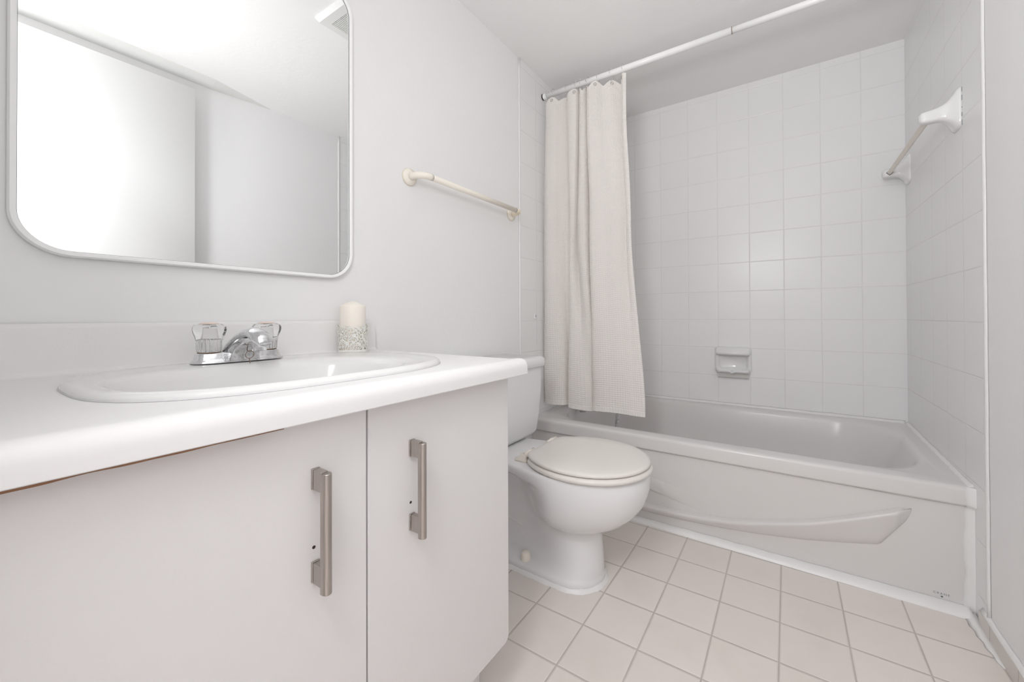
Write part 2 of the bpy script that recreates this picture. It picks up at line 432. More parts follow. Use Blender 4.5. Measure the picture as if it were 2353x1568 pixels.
# raw board showing under the front edge
bm = bmesh.new(); rings = []
for y in np.linspace(-0.045, 0.235, 60):
    j = 0.0009 * math.sin(y * 60) + 0.0006 * math.sin(y * 140); t_ = max(0.0, 1 - (y + .05) / 0.29)
    rings.append([(0.548, y, 0.7278), (0.5672, y, 0.7278), (0.5668, y, 0.7274 - (0.0004 + 0.0013 * t_ ** .7) - j * t_), (0.548, y, 0.7268 - 0.003 * t_)])
loft(bm, rings); fin('raw_edge', bm, M_RAW, ct, smooth=False)

# ------------------------------------------------------------------ sink
sk = thing('drop_in_sink', 'white oval drop-in basin set into the counter', 'sink', (SX, SY, CT))
E1 = 2.9
def sk_ring(dx, a, b, z, e, dy=0.0): return sell(dx, dy, a, b, z - CT, 96, e)
rings = [sk_ring(0, .2125, .2745, CT + .0005, E1), sk_ring(0, .213, .275, CT + .0035, E1), sk_ring(0, .2112, .2732, CT + .0070, E1),
         sk_ring(0, .2075, .2695, CT + .0098, E1), sk_ring(0.002, .202, .264, CT + .0105, E1), sk_ring(0.012, .188, .250, CT + .0095, 2.8, -.006), sk_ring(0.030, .168, .232, CT + .0084, 2.6, -.016),
         sk_ring(0.039, .158, .217, CT + .0072, 2.5, -.026), sk_ring(0.042, .153, .210, CT + .003, 2.45, -.030), sk_ring(0.043, .149, .205, CT - .010, 2.4, -.031),
         sk_ring(0.042, .142, .194, CT - .045, 2.35, -.031), sk_ring(0.040, .124, .170, CT - .090, 2.3, -.030), sk_ring(0.035, .094, .128, CT - .122, 2.2, -.028), sk_ring(0.03, .05, .065, CT - .137, 2, -.025), sk_ring(0.03, .022, .022, CT - .141, 2, -.025)]
bm = bmesh.new(); loft(bm, rings, False, True)
fin('basin', bm, M_SINK, sk)
bm = bmesh.new(); lathe(bm, [(0.0225, -.1412), (0.0225, -.1385), (0.017, -.1380), (0.015, -.140), (0.001, -.1385)], (0.03, -.025, 0), 32)
fin('drain', bm, M_CHROME, sk)
bm = bmesh.new(); loft(bm, [sk_ring(0, .2138, .2758, CT + .0003, E1), sk_ring(0, .2138, .2758, CT + .0014, E1), sk_ring(0, .2120, .2740, CT + .0014, E1)], False, False)
fin('seal_line', bm, mat('grimy_caulk', (0.70, 0.69, 0.71), 0.6), sk)

# ------------------------------------------------------------------ faucet
FX, FY, FZ = 0.120, 0.361, CT + 0.0105
fc = thing('sink_faucet', 'worn chrome two-handle faucet with clear acrylic knobs', 'faucet', (FX, FY, FZ))
bm = bmesh.new()
def stad(a, b, z, e=3.2): return sell(0, 0, a, b, z, 64, e)
loft(bm, [stad(.0285, .080, 0), stad(.0285, .080, .0015), stad(.0260, .0770, .0045, 3.4), stad(.0232, .0738, .0075, 3.6), stad(.0218, .0720, .0165, 3.8), stad(.0205, .0705, .0190, 3.8), stad(.017, .067, .0198, 3.6)])
fin('base_plate', bm, M_CHROME, fc, angle=60)
# spout: rises from the plate and arches forward
path = spline([(-.014, 0, .004), (-.006, 0, .018), (.012, 0, .034), (.040, 0, .049), (.072, 0, .054), (.098, 0, .046), (.110, 0, .036)], 6)
wid = spline([(.031, .022, 0), (.029, .021, 0), (.0245, .018, 0), (.0205, .015, 0), (.0195, .0150, 0), (.0185, .013, 0), (.012, .006, 0)], 6)
bm = bmesh.new(); rings = []
for i, p in enumerate(path):
    t_ = (path[min(i + 1, len(path) - 1)] - path[max(i - 1, 0)]).normalized()
    s, u = Vector((0, 1, 0)), t_.cross(Vector((0, 1, 0))) * -1
    u = Vector((-t_.z, 0, t_.x)); a, b = wid[i].x, wid[i].y
    ring = []
    for j in range(28):
        q = 2 * PI * j / 28; c, d = math.cos(q), math.sin(q)
        ring.append(p + s * a * c + u * (b * d if d > 0 else b * 0.55 * d))
    rings.append(ring)
loft(bm, rings); fin('spout', bm, M_CHROME, fc)
# skirt under the spout joining the plate
bm = bmesh.new()
def wr_(x0, x1, hw, z): return [(x, y, z) for x, y in rrect(x0, x1, -hw, hw, .004, 5)]
loft(bm, [wr_(-.012, .0290, .0275, .001), wr_(-.012, .0305, .0250, .012), wr_(-.010, .038, .0235, .024), wr_(-.004, .054, .0200, .034), wr_(.004, .064, .0172, .041), wr_(.014, .070, .0160, .0475)])
fin('spout_web', bm, M_CHROMED, fc, angle=50)
bm = bmesh.new(); lathe(bm, [(0.0118, .0240), (0.0122, .0255), (0.0122, .036), (0.0115, .044)], (.088, 0, 0), 28)
fin('aerator', bm, M_CHROME, fc, angle=40)
bm = bmesh.new(); lathe(bm, [(0.0098, .0235), (0.0098, .0243)], (.088, 0, 0), 28)
fin('outlet', bm, M_DARK, fc)
bm = bmesh.new(); tube(bm, [(0.047, 0.0, .0200), (0.034, 0, .0215)], 0.0009, 8)
ringp = [(0.047 + 0.002 * math.cos(a), 0.0075 * math.sin(a), .014 + 0.0075 * math.cos(a)) for a in np.linspace(0, 2 * PI, 25)]
tube(bm, ringp, 0.0007, 8); tube(bm, [(0.045, 0, .0065), (0.046, 0.001, -.003)], 0.0010, 8)
fin('chain_ring', bm, M_RUST, fc)
for sy in (-1, 1):
    yk = sy * 0.0508
    def lob(a, r, h):
        k = max(0.0, min(1.0, (h - .036) / .016)) * max(0.0, min(1.0, (.0765 - h) / .008))
        fl = 1 + 0.012 * math.cos(22 * a) * (1 if h < .045 else 0)
        return fl * (1 + 0.075 * k * abs(math.cos(2.5 * a)) - 0.03 * k)
    bm = bmesh.new()
    lathe(bm, [(0.0010, .0212), (0.0180, .0212), (0.0196, .0226), (0.0202, .034), (0.0208, .042), (0.0226, .050), (0.0254, .058), (0.0266, .0635), (0.0262, .0685), (0.0235, .0730), (0.0190, .0750), (0.0165, .0748), (0.0155, .0735), (0.0010, .0735)], (0, yk, 0), 96, fn=lob)
    fin('knob', bm, M_KNOB, fc, angle=30)
    bm = bmesh.new(); lathe(bm, [(0.001, .0216), (0.0150, .0216), (0.0150, .046), (0.0130, .0475), (0.0100, .048), (0.0085, .066), (0.001, .0665)], (0, yk, 0), 128, fn=lambda a, r, h: 1 + (.06 * math.cos(16 * a) if h < .047 else 0))
    fin('stem', bm, mat('stem_clear', (0.95, 0.95, 0.94), 0.12, trans=0.92, ior=1.5) if sy < 0 else bpy.data.materials['stem_clear'], fc, angle=35)
    bm = bmesh.new(); lathe(bm, [(0.0010, .0785), (0.008, .0780), (0.0150, .0765), (0.0158, .0755), (0.0155, .0742), (0.0145, .0738)], (0, yk, 0), 40)
    fin('index_cap', bm, M_CAP, fc, angle=50)
    bm = bmesh.new(); lathe(bm, [(0.0186, .0198), (0.0192, .0204), (0.0180, .0211)], (0, yk, 0), 40)
    fin('knob_seat', bm, mat('scaly_ring', (0.28, 0.20, 0.14), 0.6, metal=.4) if sy < 0 else bpy.data.materials['scaly_ring'], fc)

# ------------------------------------------------------------------ candle in its lacy holder
CX, CY = 0.0625, 0.6535
cd = thing('pillar_candle', 'cream pillar candle with a low pointed top standing in the lacy holder', 'candle', (CX, CY, CT))
bm = bmesh.new(); lathe(bm, [(0.0325, .0030), (0.0332, .0045), (0.0332, .1265), (0.0326, .1285), (0.0305, .1300), (0.0150, .1375), (0.0050, .1415), (0.0004, .1425)], (0, 0, 0), 56)
fin('wax_body', bm, M_WAX, cd)
hd = thing('candle_holder', 'off-white cut-out leaf pattern cup around the candle by the backsplash', 'candle holder', (CX, CY, CT))
# filigree: shell with real openings between leaves
NA, NH = 340, 116; R0, R1, HH = 0.0368, 0.0398, 0.0800
rs = random.Random(3)
seeds = []
for i in range(380):
    seeds.append((rs.random() * 2 * PI * 0.037, 0.011 + rs.random() * 0.072, rs.random() * PI, 0.0042 + 0.004 * rs.random(), 0.0016 + 0.0012 * rs.random()))
S = np.array(seeds); per = 2 * PI * 0.037
aa = (np.arange(NA) + .5) / NA * per; hh = (np.arange(NH) + .5) / NH * HH
A2, H2 = np.meshgrid(aa, hh, indexing='ij')
# voronoi cells stretched like leaves; keep the veins between them
d1 = np.full(A2.shape, 9.0); d2 = np.full(A2.shape, 9.0)
for (sa, sh, th_, la, lb) in seeds:
    da = (A2 - sa + per / 2) % per - per / 2; dh = H2 - sh
    u = da * math.cos(th_) + dh * math.sin(th_); v = -da * math.sin(th_) + dh * math.cos(th_)
    d = np.sqrt((u / 1.9) ** 2 + v ** 2)
    m_ = d < d1
    d2 = np.where(m_, d1, np.minimum(d2, d)); d1 = np.where(m_, d, d1)
edge = d2 - d1
keep = (edge < 0.00105) | (H2 < 0.0095)
topl = 0.0735 + 0.0035 * np.sin(A2 / per * 2 * PI * 5 + 1) + 0.0022 * np.sin(A2 / per * 2 * PI * 13)
keep &= H2 < topl
bm = bmesh.new(); V = {}
def vv(i, j):
    i %= NA
    if (i, j) not in V:
        h = j / NH * HH; r = R0 + (R1 - R0) * (h / HH) ** 2; a = i / NA * 2 * PI
        V[(i, j)] = bm.verts.new((r * math.cos(a), r * math.sin(a), h + 0.0008))
    return V[(i, j)]
for i in range(NA):
    for j in range(NH):
        if keep[i, j]: bm.faces.new((vv(i, j), vv(i + 1, j), vv(i + 1, j + 1), vv(i, j + 1)))
o = fin('lace_cup', bm, M_LACE, hd, smooth=False)
s_ = o.modifiers.new('solid', 'SOLIDIFY'); s_.thickness = 0.0006
bm = bmesh.new(); lathe(bm, [(0.0366, .0006), (0.0366, .0022), (0.001, .0026)], (0, 0, 0), 56); fin('cup_bottom', bm, M_LACE, hd)

# ------------------------------------------------------------------ cream towel bar on the left wall
tb = thing('towel_bar', 'cream plastic towel bar on the painted wall above the toilet', 'towel bar', (0, 1.2, 1.328))
def rel(pts, o): return [tuple(a - b for a, b in zip(p, o)) for p in pts]
TO = (0, 1.2, 1.328)
for y, sg in ((0.902, 1), (1.490, -1)):
    bm = bmesh.new(); lathe(bm, [(0.0275, 0.0), (0.0285, 0.003), (0.0275, 0.007), (0.0180, 0.010), (0.0165, 0.0105)], rel([(0, y, 1.328)], TO)[0], 44, 'X')
    fl = fin('flange', bm, M_CREAM, tb)
    bm = bmesh.new(); lathe(bm, [(0.0292, 0.0), (0.0292, 0.0016)], rel([(0, y, 1.328)], TO)[0], 44, 'X')
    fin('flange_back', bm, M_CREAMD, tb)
    bm = bmesh.new()
    pts = [(0.006, y, 1.328), (0.022, y, 1.328)] + [(0.022 + 0.038 * math.sin(a), y + sg * 0.036 * (1 - math.cos(a)), 1.328) for a in np.linspace(0.12, PI / 2, 10)] + [(0.060, y + sg * 0.046, 1.328)]
    tube(bm, rel(pts, TO), [0.0118] * 2 + [0.0112] * (len(pts) - 2), 22)
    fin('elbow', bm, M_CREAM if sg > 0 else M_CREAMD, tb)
bm = bmesh.new(); tube(bm, rel([(0.060, 0.9485, 1.328), (0.060, 1.4435, 1.328)], TO), 0.0101, 22); fin('bar', bm, M_CREAM, tb)
bm = bmesh.new(); tube(bm, rel([(0.060, 0.9475, 1.328), (0.060, 0.949, 1.328)], TO), 0.0106, 22); fin('joint_gap', bm, M_DARK, tb)
bm = bmesh.new(); tube(bm, rel([(0.060, 1.443, 1.328), (0.060, 1.4445, 1.328)], TO), 0.0106, 22); fin('joint_gap', bm, M_DARK, tb)

# ------------------------------------------------------------------ bathtub
TY0, TZ = 1.650, 0.362
tubo = thing('bathtub', 'white alcove bathtub with a swoosh moulding on its front panel', 'bathtub', (0, 0, 0))
XO0, XO1, YO0, YO1 = 0.003, W - 0.003, TY0, YB - 0.003
def trect(x0, x1, y0, y1, r, z): 
    return [(x, y, z) for x, y in rrect(x0, x1, y0, y1, r, 14)]
def tzf(ring):    # the deck rises a touch towards the back wall
    return [(x, y, z + 0.018 * max(0, (y - 1.72)) / 0.67) for x, y, z in ring]
rings = [trect(XO0, XO1, YO0, YO1, .006, .312), trect(XO0, XO1, YO0, YO1, .006, .348), tzf(trect(XO0, XO1, YO0 + .0015, YO1, .006, .356)), tzf(trect(XO0, XO1, YO0 + .006, YO1, .006, .3605)), tzf(trect(XO0, XO1, YO0 + .012, YO1, .006, TZ)),
         tzf(trect(.035, 1.462, YO0 + .060, YO1 - .024, .03, TZ - .001)), tzf(trect(.060, 1.452, YO0 + .078, YO1 - .036, .16, TZ - .003)),
         tzf(trect(.072, 1.444, YO0 + .086, YO1 - .042, .20, TZ - .010)), tzf(trect(.080, 1.436, YO0 + .090, YO1 - .047, .21, TZ - .022)),
         trect(.090, 1.405, YO0 + .098, YO1 - .056, .21, .27), trect(.105, 1.345, YO0 + .112, YO1 - .070, .20, .16), trect(.125, 1.285, YO0 + .130, YO1 - .088, .18, .085),
         trect(.150, 1.240, YO0 + .155, YO1 - .115, .15, .055), trect(.20, 1.15, YO0 + .22, YO1 - .18, .10, .046)]
bm = bmesh.new(); loft(bm, rings, False, True); fin('rim_and_basin', bm, M_TUB, tubo, angle=55)
# underside lip of the rim and apron panel
bm = bmesh.new()
pf = [(TY0, .313), (TY0 + .0005, .309), (TY0 + .003, .3065), (TY0 + .014, .3065)]
loft(bm, [[(x, y, z) for y, z in pf] for x in (XO0, XO1)], closed=False)
fin('rim_lip', bm, M_TUB, tubo)
AY = TY0 + 0.012
box('apron', XO0, XO1, AY, AY + 0.03, 0.0, 0.315, M_TUB, tubo)
bm = bmesh.new(); rings = []
for x in np.linspace(0.01, 1.44, 120):
    t_ = 0.0007 * (1 + math.sin(x * 31)) * 0.5 + (0.0011 if 1.2 < x < 1.42 else 0.0003)
    rings.append([(x, AY - .0035, .3068), (x, AY - .0035, .3060 - t_), (x, AY + .001, .3050 - t_), (x, AY + .001, .3068)])
loft(bm, rings); fin('dirt_gap', bm, mat('grimy_gap', (0.20, 0.15, 0.12), 0.9), tubo, smooth=False)
# swoosh moulding
ridge = spline([(0.30, 0.088, 0), (0.45, 0.075, 0), (0.561, 0.072, 0), (0.689, 0.074, 0), (0.822, 0.085, 0), (0.933, 0.104, 0), (1.104, 0.150, 0), (1.207, 0.190, 0), (1.303, 0.232, 0), (1.350, 0.254, 0), (1.374, 0.262, 0)], 8)
lowx = [0.15, 0.30, 0.45, 0.582, 0.694, 0.864, 0.969, 1.104, 1.208, 1.299, 1.329, 1.362, 1.374]; lowz = [0.060, 0.052, 0.048, 0.047, 0.050, 0.061, 0.072, 0.093, 0.115, 0.137, 0.181, 0.228, 0.256]
bm = bmesh.new(); rings = []
for k, p in enumerate(ridge):
    x, z = p.x, p.y; out = 0.024 * min(1.0, max(.03, (1.374 - x) / 0.035)) * min(1, (x - .24) / .2)
    zl = float(np.interp(x, lowx, lowz)); zl = min(zl, z - 0.008); e_ = min(1.0, max(.12, (1.374 - x) / .03))
    yo = AY - out
    ring = [(x, AY + .002, z + .012 * e_), (x, AY - out * .06, z + .0105 * e_), (x, AY - out * .80, z + .0085 * e_), (x, yo + .0012, z + .0062), (x, yo, z + .0005), (x, yo + .0008, z - .0035)]
    for q in (0.25, 0.5, 0.75, 1.0): ring.append((x, yo + .0012 + (out - .0012) * q * 0.72 if q < 1 else AY - out * .12, z - .005 - (z - .005 - zl) * q))
    ring.append((x, AY + .002, zl - .003))
    rings.append(ring)
loft(bm, rings); fin('swoosh_moulding', bm, M_TUB, tubo)
# mirrored swoosh tail on the left: a shallow crease running down to the right
bm = bmesh.new(); rings = []
cr = spline([(0.20, 0.235, 0), (0.40, 0.185, 0), (0.586, 0.143, 0), (0.686, 0.122, 0), (0.790, 0.099, 0)], 8)
for k, p in enumerate(cr):
    h = 0.0085 * (1 - k / (len(cr) - 1)) + 0.0003
    rings.append([(p.x, AY + .001, p.y + .052), (p.x, AY - .0001, p.y + .050), (p.x, AY - h * .5, p.y + .025), (p.x, AY - h, p.y + .001), (p.x, AY - h * .8, p.y - .0010), (p.x, AY + .001, p.y - .002)])
loft(bm, rings); fin('crease_moulding', bm, M_TUB, tubo, angle=25)
# maker's lettering at the foot of the panel
cu = bpy.data.curves.new('crane', 'FONT'); cu.body = 'CRANE'; cu.size = 0.0085; cu.align_x = 'CENTER'; cu.space_character = 1.45; cu.extrude = 0.0001
to = bpy.data.objects.new('t', cu); COL.objects.link(to); bpy.context.view_layer.update()
lm = bpy.data.meshes.new_from_object(to.evaluated_get(bpy.context.evaluated_depsgraph_get())); bpy.data.objects.remove(to, do_unlink=True)
lm.transform(Matrix.Translation((1.437, AY - .0004, 0.0295)) @ Matrix.Rotation(PI / 2, 4, 'X'))
lm.materials.clear(); lo = link('maker_lettering', lm, M_INK, tubo, smooth=False); lo['label'] = 'small dark CRANE lettering'
bm = bmesh.new(); lathe(bm, [(0.0026, -.0004), (0.0026, .0003)], (1.438, AY, 0.0240), 20, 'Y'); fin('maker_mark', bm, M_INK, tubo, smooth=False)
# caulk: bead on the floor, along the tiles and down the right end
def bead(name, f, n, m, parent, prof):
    bm = bmesh.new(); rings = []
    for i in range(n):
        t_ = i / (n - 1); rings.append(f(t_))
    loft(bm, rings); return fin(name, bm, m, parent)
def f1(t_):
    x = 0.01 + t_ * (W - 0.022); j = 0.0004 * math.sin(x * 55) + 0.0003 * math.sin(x * 131); h = 0.0175 + j; dp_ = .021 + .022 * max(0, x - .5)
    return [(x, AY + .001, h)] + [(x, AY - dp_ * math.sin(a) - j * .5, h * math.cos(a)) for a in np.linspace(0.12, PI / 2 - .05, 7)] + [(x, AY - dp_ - .001, 0), (x, AY + .001, 0)]
bead('floor_bead', f1, 160, M_CAULK, tubo, None)
def f2(t_):
    x = 0.01 + t_ * (W - 0.02); j = 0.0007 * math.sin(x * 47) + 0.0005 * math.sin(x * 113); y = YB - .0005; z = TZ + .018
    return [(x, y + .0005, z + .011 + j), (x, y - .004, z + .007 + j), (x, y - .008 - j, z + .002), (x, y - .011 - j, z - .001), (x, y + .0005, z - .003)]
bead('tile_bead', f2, 120, M_RIMCAULK, tubo, None)
def f3(t_):
    y = TY0 + .004 + t_ * (YB - TY0 - .006); j = 0.0007 * math.sin(y * 57) + 0.0005 * math.sin(y * 133); x = W - .0015; z = TZ + 0.018 * max(0, (y - 1.72)) / 0.67
    return [(x + .0005, y, z + .010 + j), (x - .004, y, z + .006 + j), (x - .009 - j, y, z + .0015), (x - .012 - j, y, z - .001), (x + .0005, y, z - .004)]
bead('tile_bead', f3, 90, M_RIMCAULK, tubo, None)
def f4(t_):
    z = 0.004 + t_ * (TZ - .002); k = 1.0 if z < .30 else .75; j = 0.002 * math.sin(z * 41) + 0.001 * math.sin(z * 97); wd = (0.021 + j) * k if z < .30 else 0.018 + j
    y = AY if z < .305 else TY0
    return [(W + .0005, y - .014, z), (W - .004, y - .012, z), (W - wd * .6, y - .005, z), (W - wd, y - .0012, z), (W - wd, y + .002, z), (W + .0005, y + .002, z)]
bead('corner_bead', f4, 60, M_CAULK, tubo, None)
bm = bmesh.new(); lathe(bm, [(0.055, 0), (0.055, .006), (0.05, .009), (0.001, .010)], (0.092, 2.02, .20), 32, 'X'); fin('overflow_plate', bm, M_CHROMED, tubo)

# tub spout and hose, just seen below the curtain
ts = thing('tub_spout', 'dull chrome tub spout on the left wall behind the shower curtain hem', 'tub spout', (0, 2.0, .365))
bm = bmesh.new(); tube(bm, [(0.0, 0, .03), (0.03, 0, .03), (0.07, 0, .028), (0.10, 0, .02), (0.115, 0, .0), (0.118, 0, -.03)], [.024, .024, .024, .024, .022, .018], 24); fin('spout_body', bm, M_CHROMED, ts)
hs = thing('shower_hose', 'short slanted chrome hose end hanging in the tub below the curtain', 'hose', (0.318, 1.99, .33))
bm = bmesh.new(); tube(bm, [(-.004, 0, -.05), (0.0, 0, -.0), (0.006, 0, .04), (0.010, 0, .12), (-.02, .03, .30)], [.009, .009, .008, .007, .007], 16); fin('hose_tube', bm, M_CHROMED, hs)
bm = bmesh.new()
for z in (-.022, -.012, -.002, .008): lathe(bm, [(0.0095, z), (0.0102, z + .002), (0.0095, z + .004)], (0.0005, 0, 0), 16)
fin('hose_ring', bm, M_CHROME, hs)

# ------------------------------------------------------------------ soap dish on the back wall
sd = thing('soap_dish', 'white ceramic soap dish with a grab lip on the back tiles', 'soap dish', (0.815, YB, .60))
def sdp(x, y, z): return (x, -y, z)
bm = bmesh.new()
x0, x1, z0, z1 = -.088, .088, -.046, .092
def fr_ring(x0, x1, z0, z1, r, y): return [sdp(x, y, z) for x, z in rrect(x0, x1, z0, z1, r, 6)]
loft(bm, [fr_ring(x0, x1, z0, z1, .016, 0), fr_ring(x0, x1, z0, z1, .016, .006), fr_ring(x0 + .003, x1 - .003, z0 + .003, z1 - .003, .016, .012), fr_ring(x0 + .010, x1 - .010, z0 + .008, z1 - .006, .018, .017),
          fr_ring(x0 + .016, x1 - .016, z0 + .016, z1 - .036, .020, .015), fr_ring(x0 + .022, x1 - .022, z0 + .022, z1 - .040, .018, .006), fr_ring(x0 + .028, x1 - .028, z0 + .028, z1 - .046, .016, .0005)], False, True)
fin('dish_back', bm, M_CER, sd)
bm = bmesh.new()   # hood along the top
prof = [(0.0, .092), (.014, .091), (.030, .082), (.044, .068), (.048, .060), (.046, .053), (.038, .050), (.016, .051), (0.0, .053)]
loft(bm, [[sdp(x, y * k, .07 + (z - .07) * k2) for y, z in prof] for x, k, k2 in ((-.084, .25, .5), (-.080, .75, .85), (-.072, 1, 1), (0, 1.03, 1), (.072, 1, 1), (.080, .75, .85), (.084, .25, .5))])
fin('hood', bm, M_CER, sd)
bm = bmesh.new()   # tray lip with a little dip in the middle
rings = []
for x in np.linspace(-.080, .080, 41):
    k = min(1, (.0835 - abs(x)) / .018); k = math.sqrt(max(0.05, k)); dp = -.007 * math.exp(-(x / .011) ** 2) + .010 * (1 - k)
    yo = .052 * (0.35 + .65 * k) + .004 * math.exp(-(x / .013) ** 2)
    rings.append([sdp(x, 0, -.046 + .010 * (1 - k)), sdp(x, yo * .6, -.046 + dp * .2), sdp(x, yo - .004, -.040 + dp), sdp(x, yo, -.033 + dp), sdp(x, yo - .002, -.028 + dp), sdp(x, yo - .008, -.028 + dp), sdp(x, yo * .7, -.034 + dp * .3), sdp(x, 0, -.036)])
loft(bm, rings); fin('tray', bm, M_CER, sd)
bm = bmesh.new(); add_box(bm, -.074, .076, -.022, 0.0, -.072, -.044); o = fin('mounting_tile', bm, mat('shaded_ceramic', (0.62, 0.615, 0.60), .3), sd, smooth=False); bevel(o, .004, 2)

# ------------------------------------------------------------------ ceramic towel bar on the right wall
cb2 = thing('ceramic_towel_bar', 'square ceramic bar between two flared white posts on the right wall tiles', 'towel bar', (W, 2.03, 1.486))
def post(yc):
    bm = bmesh.new(); rings = []
    #   x out, zc, half height z, half width y
    for xo, zc, hz, hy, e in ((0.0, .003, .062, .036, 5), (.004, .003, .063, .037, 5), (.010, .003, .058, .034, 4.5), (.016, .003, .046, .029, 4), (.024, .002, .035, .0235, 3.6), (.034, .001, .0265, .020, 3.4),
                            (.046, 0, .0215, .0182, 3.4), (.062, -.002, .0195, .0175, 3.6), (.078, -.003, .0180, .0172, 3.8), (.085, -.003, .0160, .0155, 3.6), (.089, -.003, .011, .011, 3)):
        rings.append([(-xo, yc - 2.03 + hy * math.copysign(abs(math.cos(a)) ** (2 / e), math.cos(a)), zc + hz * math.copysign(abs(math.sin(a)) ** (2 / e), math.sin(a))) for a in (2 * PI * j / 48 for j in range(48))])
    loft(bm, rings); return fin('post', bm, M_CER, cb2)
post(1.752); post(2.340)
bm = bmesh.new(); h = .0095
loft(bm, [[(-.066 + dx, y - 2.03, -.004 + dz) for dx, dz in ((h * 1.1, 0), (0, h * 1.1), (-h * 1.1, 0), (0, -h * 1.1))] for y in (1.756, 2.336)])
o = fin('bar', bm, M_BAR, cb2, smooth=False); bevel(o, .0012, 2)
for y0 in (1.7700, 2.3220):
    bm = bmesh.new()
    loft(bm, [[(-.066 + dx, y - 2.03, -.004 + dz) for dx, dz in ((h * 1.32, 0), (0, h * 1.32), (-h * 1.32, 0), (0, -h * 1.32))] for y in (y0, y0 + .0008)])
    fin('socket_gap', bm, M_DARK, cb2, smooth=False)
bm = bmesh.new()
for z0, z1 in ((.045, .058), (.018, .034), (-.004, -.001), (-.03, -.018), (-.056, -.040)): add_box(bm, -.0025, 0, 1.7135 - 2.03, 1.7150 - 2.03, z0, z1)
fin('joint_crack', bm, mat('grey_crack', (0.25, 0.27, 0.29), .8), cb2, smooth=False)

# small chip with a screw hole on the left wall tiles
hp = box('wall_anchor', 0.0005, 0.006, 1.686, 1.706, .845, .874, M_CAULK, bev=.003)
tag(hp, 'tiny white filler patch with a dark screw slot on the left tiles', 'wall anchor')
bm = bmesh.new(); add_box(bm, .0056, .0064, 1.694, 1.697, .855, .866); fin('screw_slot', bm, M_DARK, hp, smooth=False)

# ------------------------------------------------------------------ exhaust vent in the ceiling (seen in the mirror)
vt = thing('ceiling_vent', 'square white exhaust vent with fine louvres reflected in the mirror corner', 'vent', (0.424, 1.035, ZC))
VX0, VX1, VY0, VY1 = -.15, .15, -.15, .15
bm = bmesh.new()
loft(bm, [[(x, y, 0) for x, y in rrect(VX0, VX1, VY0, VY1, .004, 2)], [(x, y, -.006) for x, y in rrect(VX0, VX1, VY0, VY1, .004, 2)], [(x, y, -.020) for x, y in rrect(VX0 + .012, VX1 - .012, VY0 + .012, VY1 - .012, .004, 2)],
          [(x, y, -.020) for x, y in rrect(VX0 + .045, VX1 - .045, VY0 + .045, VY1 - .045, .003, 2)], [(x, y, -.012) for x, y in rrect(VX0 + .047, VX1 - .047, VY0 + .047, VY1 - .047, .003, 2)]], True, False)
fin('cover', bm, M_VENT, vt, smooth=False)
bm = bmesh.new(); add_box(bm, VX0 + .047, VX1 - .047, VY0 + .047, VY1 - .047, -.0125, -.011); fin('opening', bm, M_VDARK, vt, smooth=False)
bm = bmesh.new()
for k in range(22):
    x = VX0 + .052 + k * .0094; add_box(bm, x, x + .0062, VY0 + .047, VY1 - .047, -.0185, -.0150)
fin('louvres', bm, M_VENT, vt, smooth=False)

# ------------------------------------------------------------------ shower rod, hooks, curtain
RY, RZ = 1.778, 2.000
rod = thing('curtain_rod', 'white telescoping shower curtain rod across the tub alcove', 'curtain rod', (W / 2, RY, RZ))
bm = bmesh.new(); tube(bm, [(.012 - W / 2, 0, 0), (.882 - W / 2, 0, 0)], .0135, 28); fin('outer_tube', bm, M_ROD, rod)
bm = bmesh.new(); tube(bm, [(.870 - W / 2, 0, 0), (W / 2 - .012, 0, 0)], .0120, 28); fin('inner_tube', bm, M_ROD, rod)
bm = bmesh.new(); tube(bm, [(.8815 - W / 2, 0, 0), (.8840 - W / 2, 0, 0)], .0137, 28); fin('joint_seam', bm, mat('rust_seam', (.30, .24, .20), .7), rod)
for x, sg in ((0.0025, 1), (W - .0025, -1)):
    bm = bmesh.new(); lathe(bm, [(.0155, 0), (.0160, sg * .002), (.0160, sg * .006)], (x - W / 2, 0, 0), 28, 'X'); fin('end_pad', bm, M_DARK, rod)
    bm = bmesh.new(); lathe(bm, [(.0152, sg * .005), (.0155, sg * .007), (.0150, sg * .022), (.0136, sg * .024)], (x - W / 2, 0, 0), 28, 'X'); fin('end_cap', bm, M_ROD, rod)

cur = thing('shower_curtain', 'cream waffle-weave shower curtain bunched at the left end of the rod', 'curtain', (0.25, RY, 1.2))
# fold lines: (x top, x middle, x bottom, y top, y middle, y bottom) in metres
F = [(.034, -.004, .010, .000, .012, .020), (.030, .016, .012, -.020, -.014, -.008), (.050, .040, .045, -.030, -.032, -.030), (.085, .075, .100, -.026, -.026, -.028), (.112, .100, .128, -.002, -.004, -.012),
     (.150, .125, .140, .022, .018, .020), (.152, .150, .146, -.012, .010, .006), (.170, .165, .160, -.028, -.010, -.026), (.205, .180, .200, -.026, -.002, -.034), (.214, .192, .245, .016, .018, -.032),
     (.216, .205, .275, -.010, -.012, -.016), (.232, .225, .288, -.034, -.036, .006), (.250, .254, .292, -.024, -.030, .022), (.262, .266, .284, .020, .024, .016), (.258, .270, .282, -.014, -.014, -.012),
     (.276, .292, .300, -.038, -.042, -.034), (.312, .330, .345, -.034, -.040, -.040), (.340, .362, .390, -.010, -.030, -.036), (.372, .392, .430, -.004, -.028, -.036), (.400, .420, .465, .014, -.014, -.034),
     (.424, .440, .488, .022, .004, -.028), (.428, .452, .505, -.012, -.008, -.024), (.440, .462, .518, -.028, -.014, -.020), (.455, .472, .530, -.026, -.010, -.014)]
F = np.array(F)
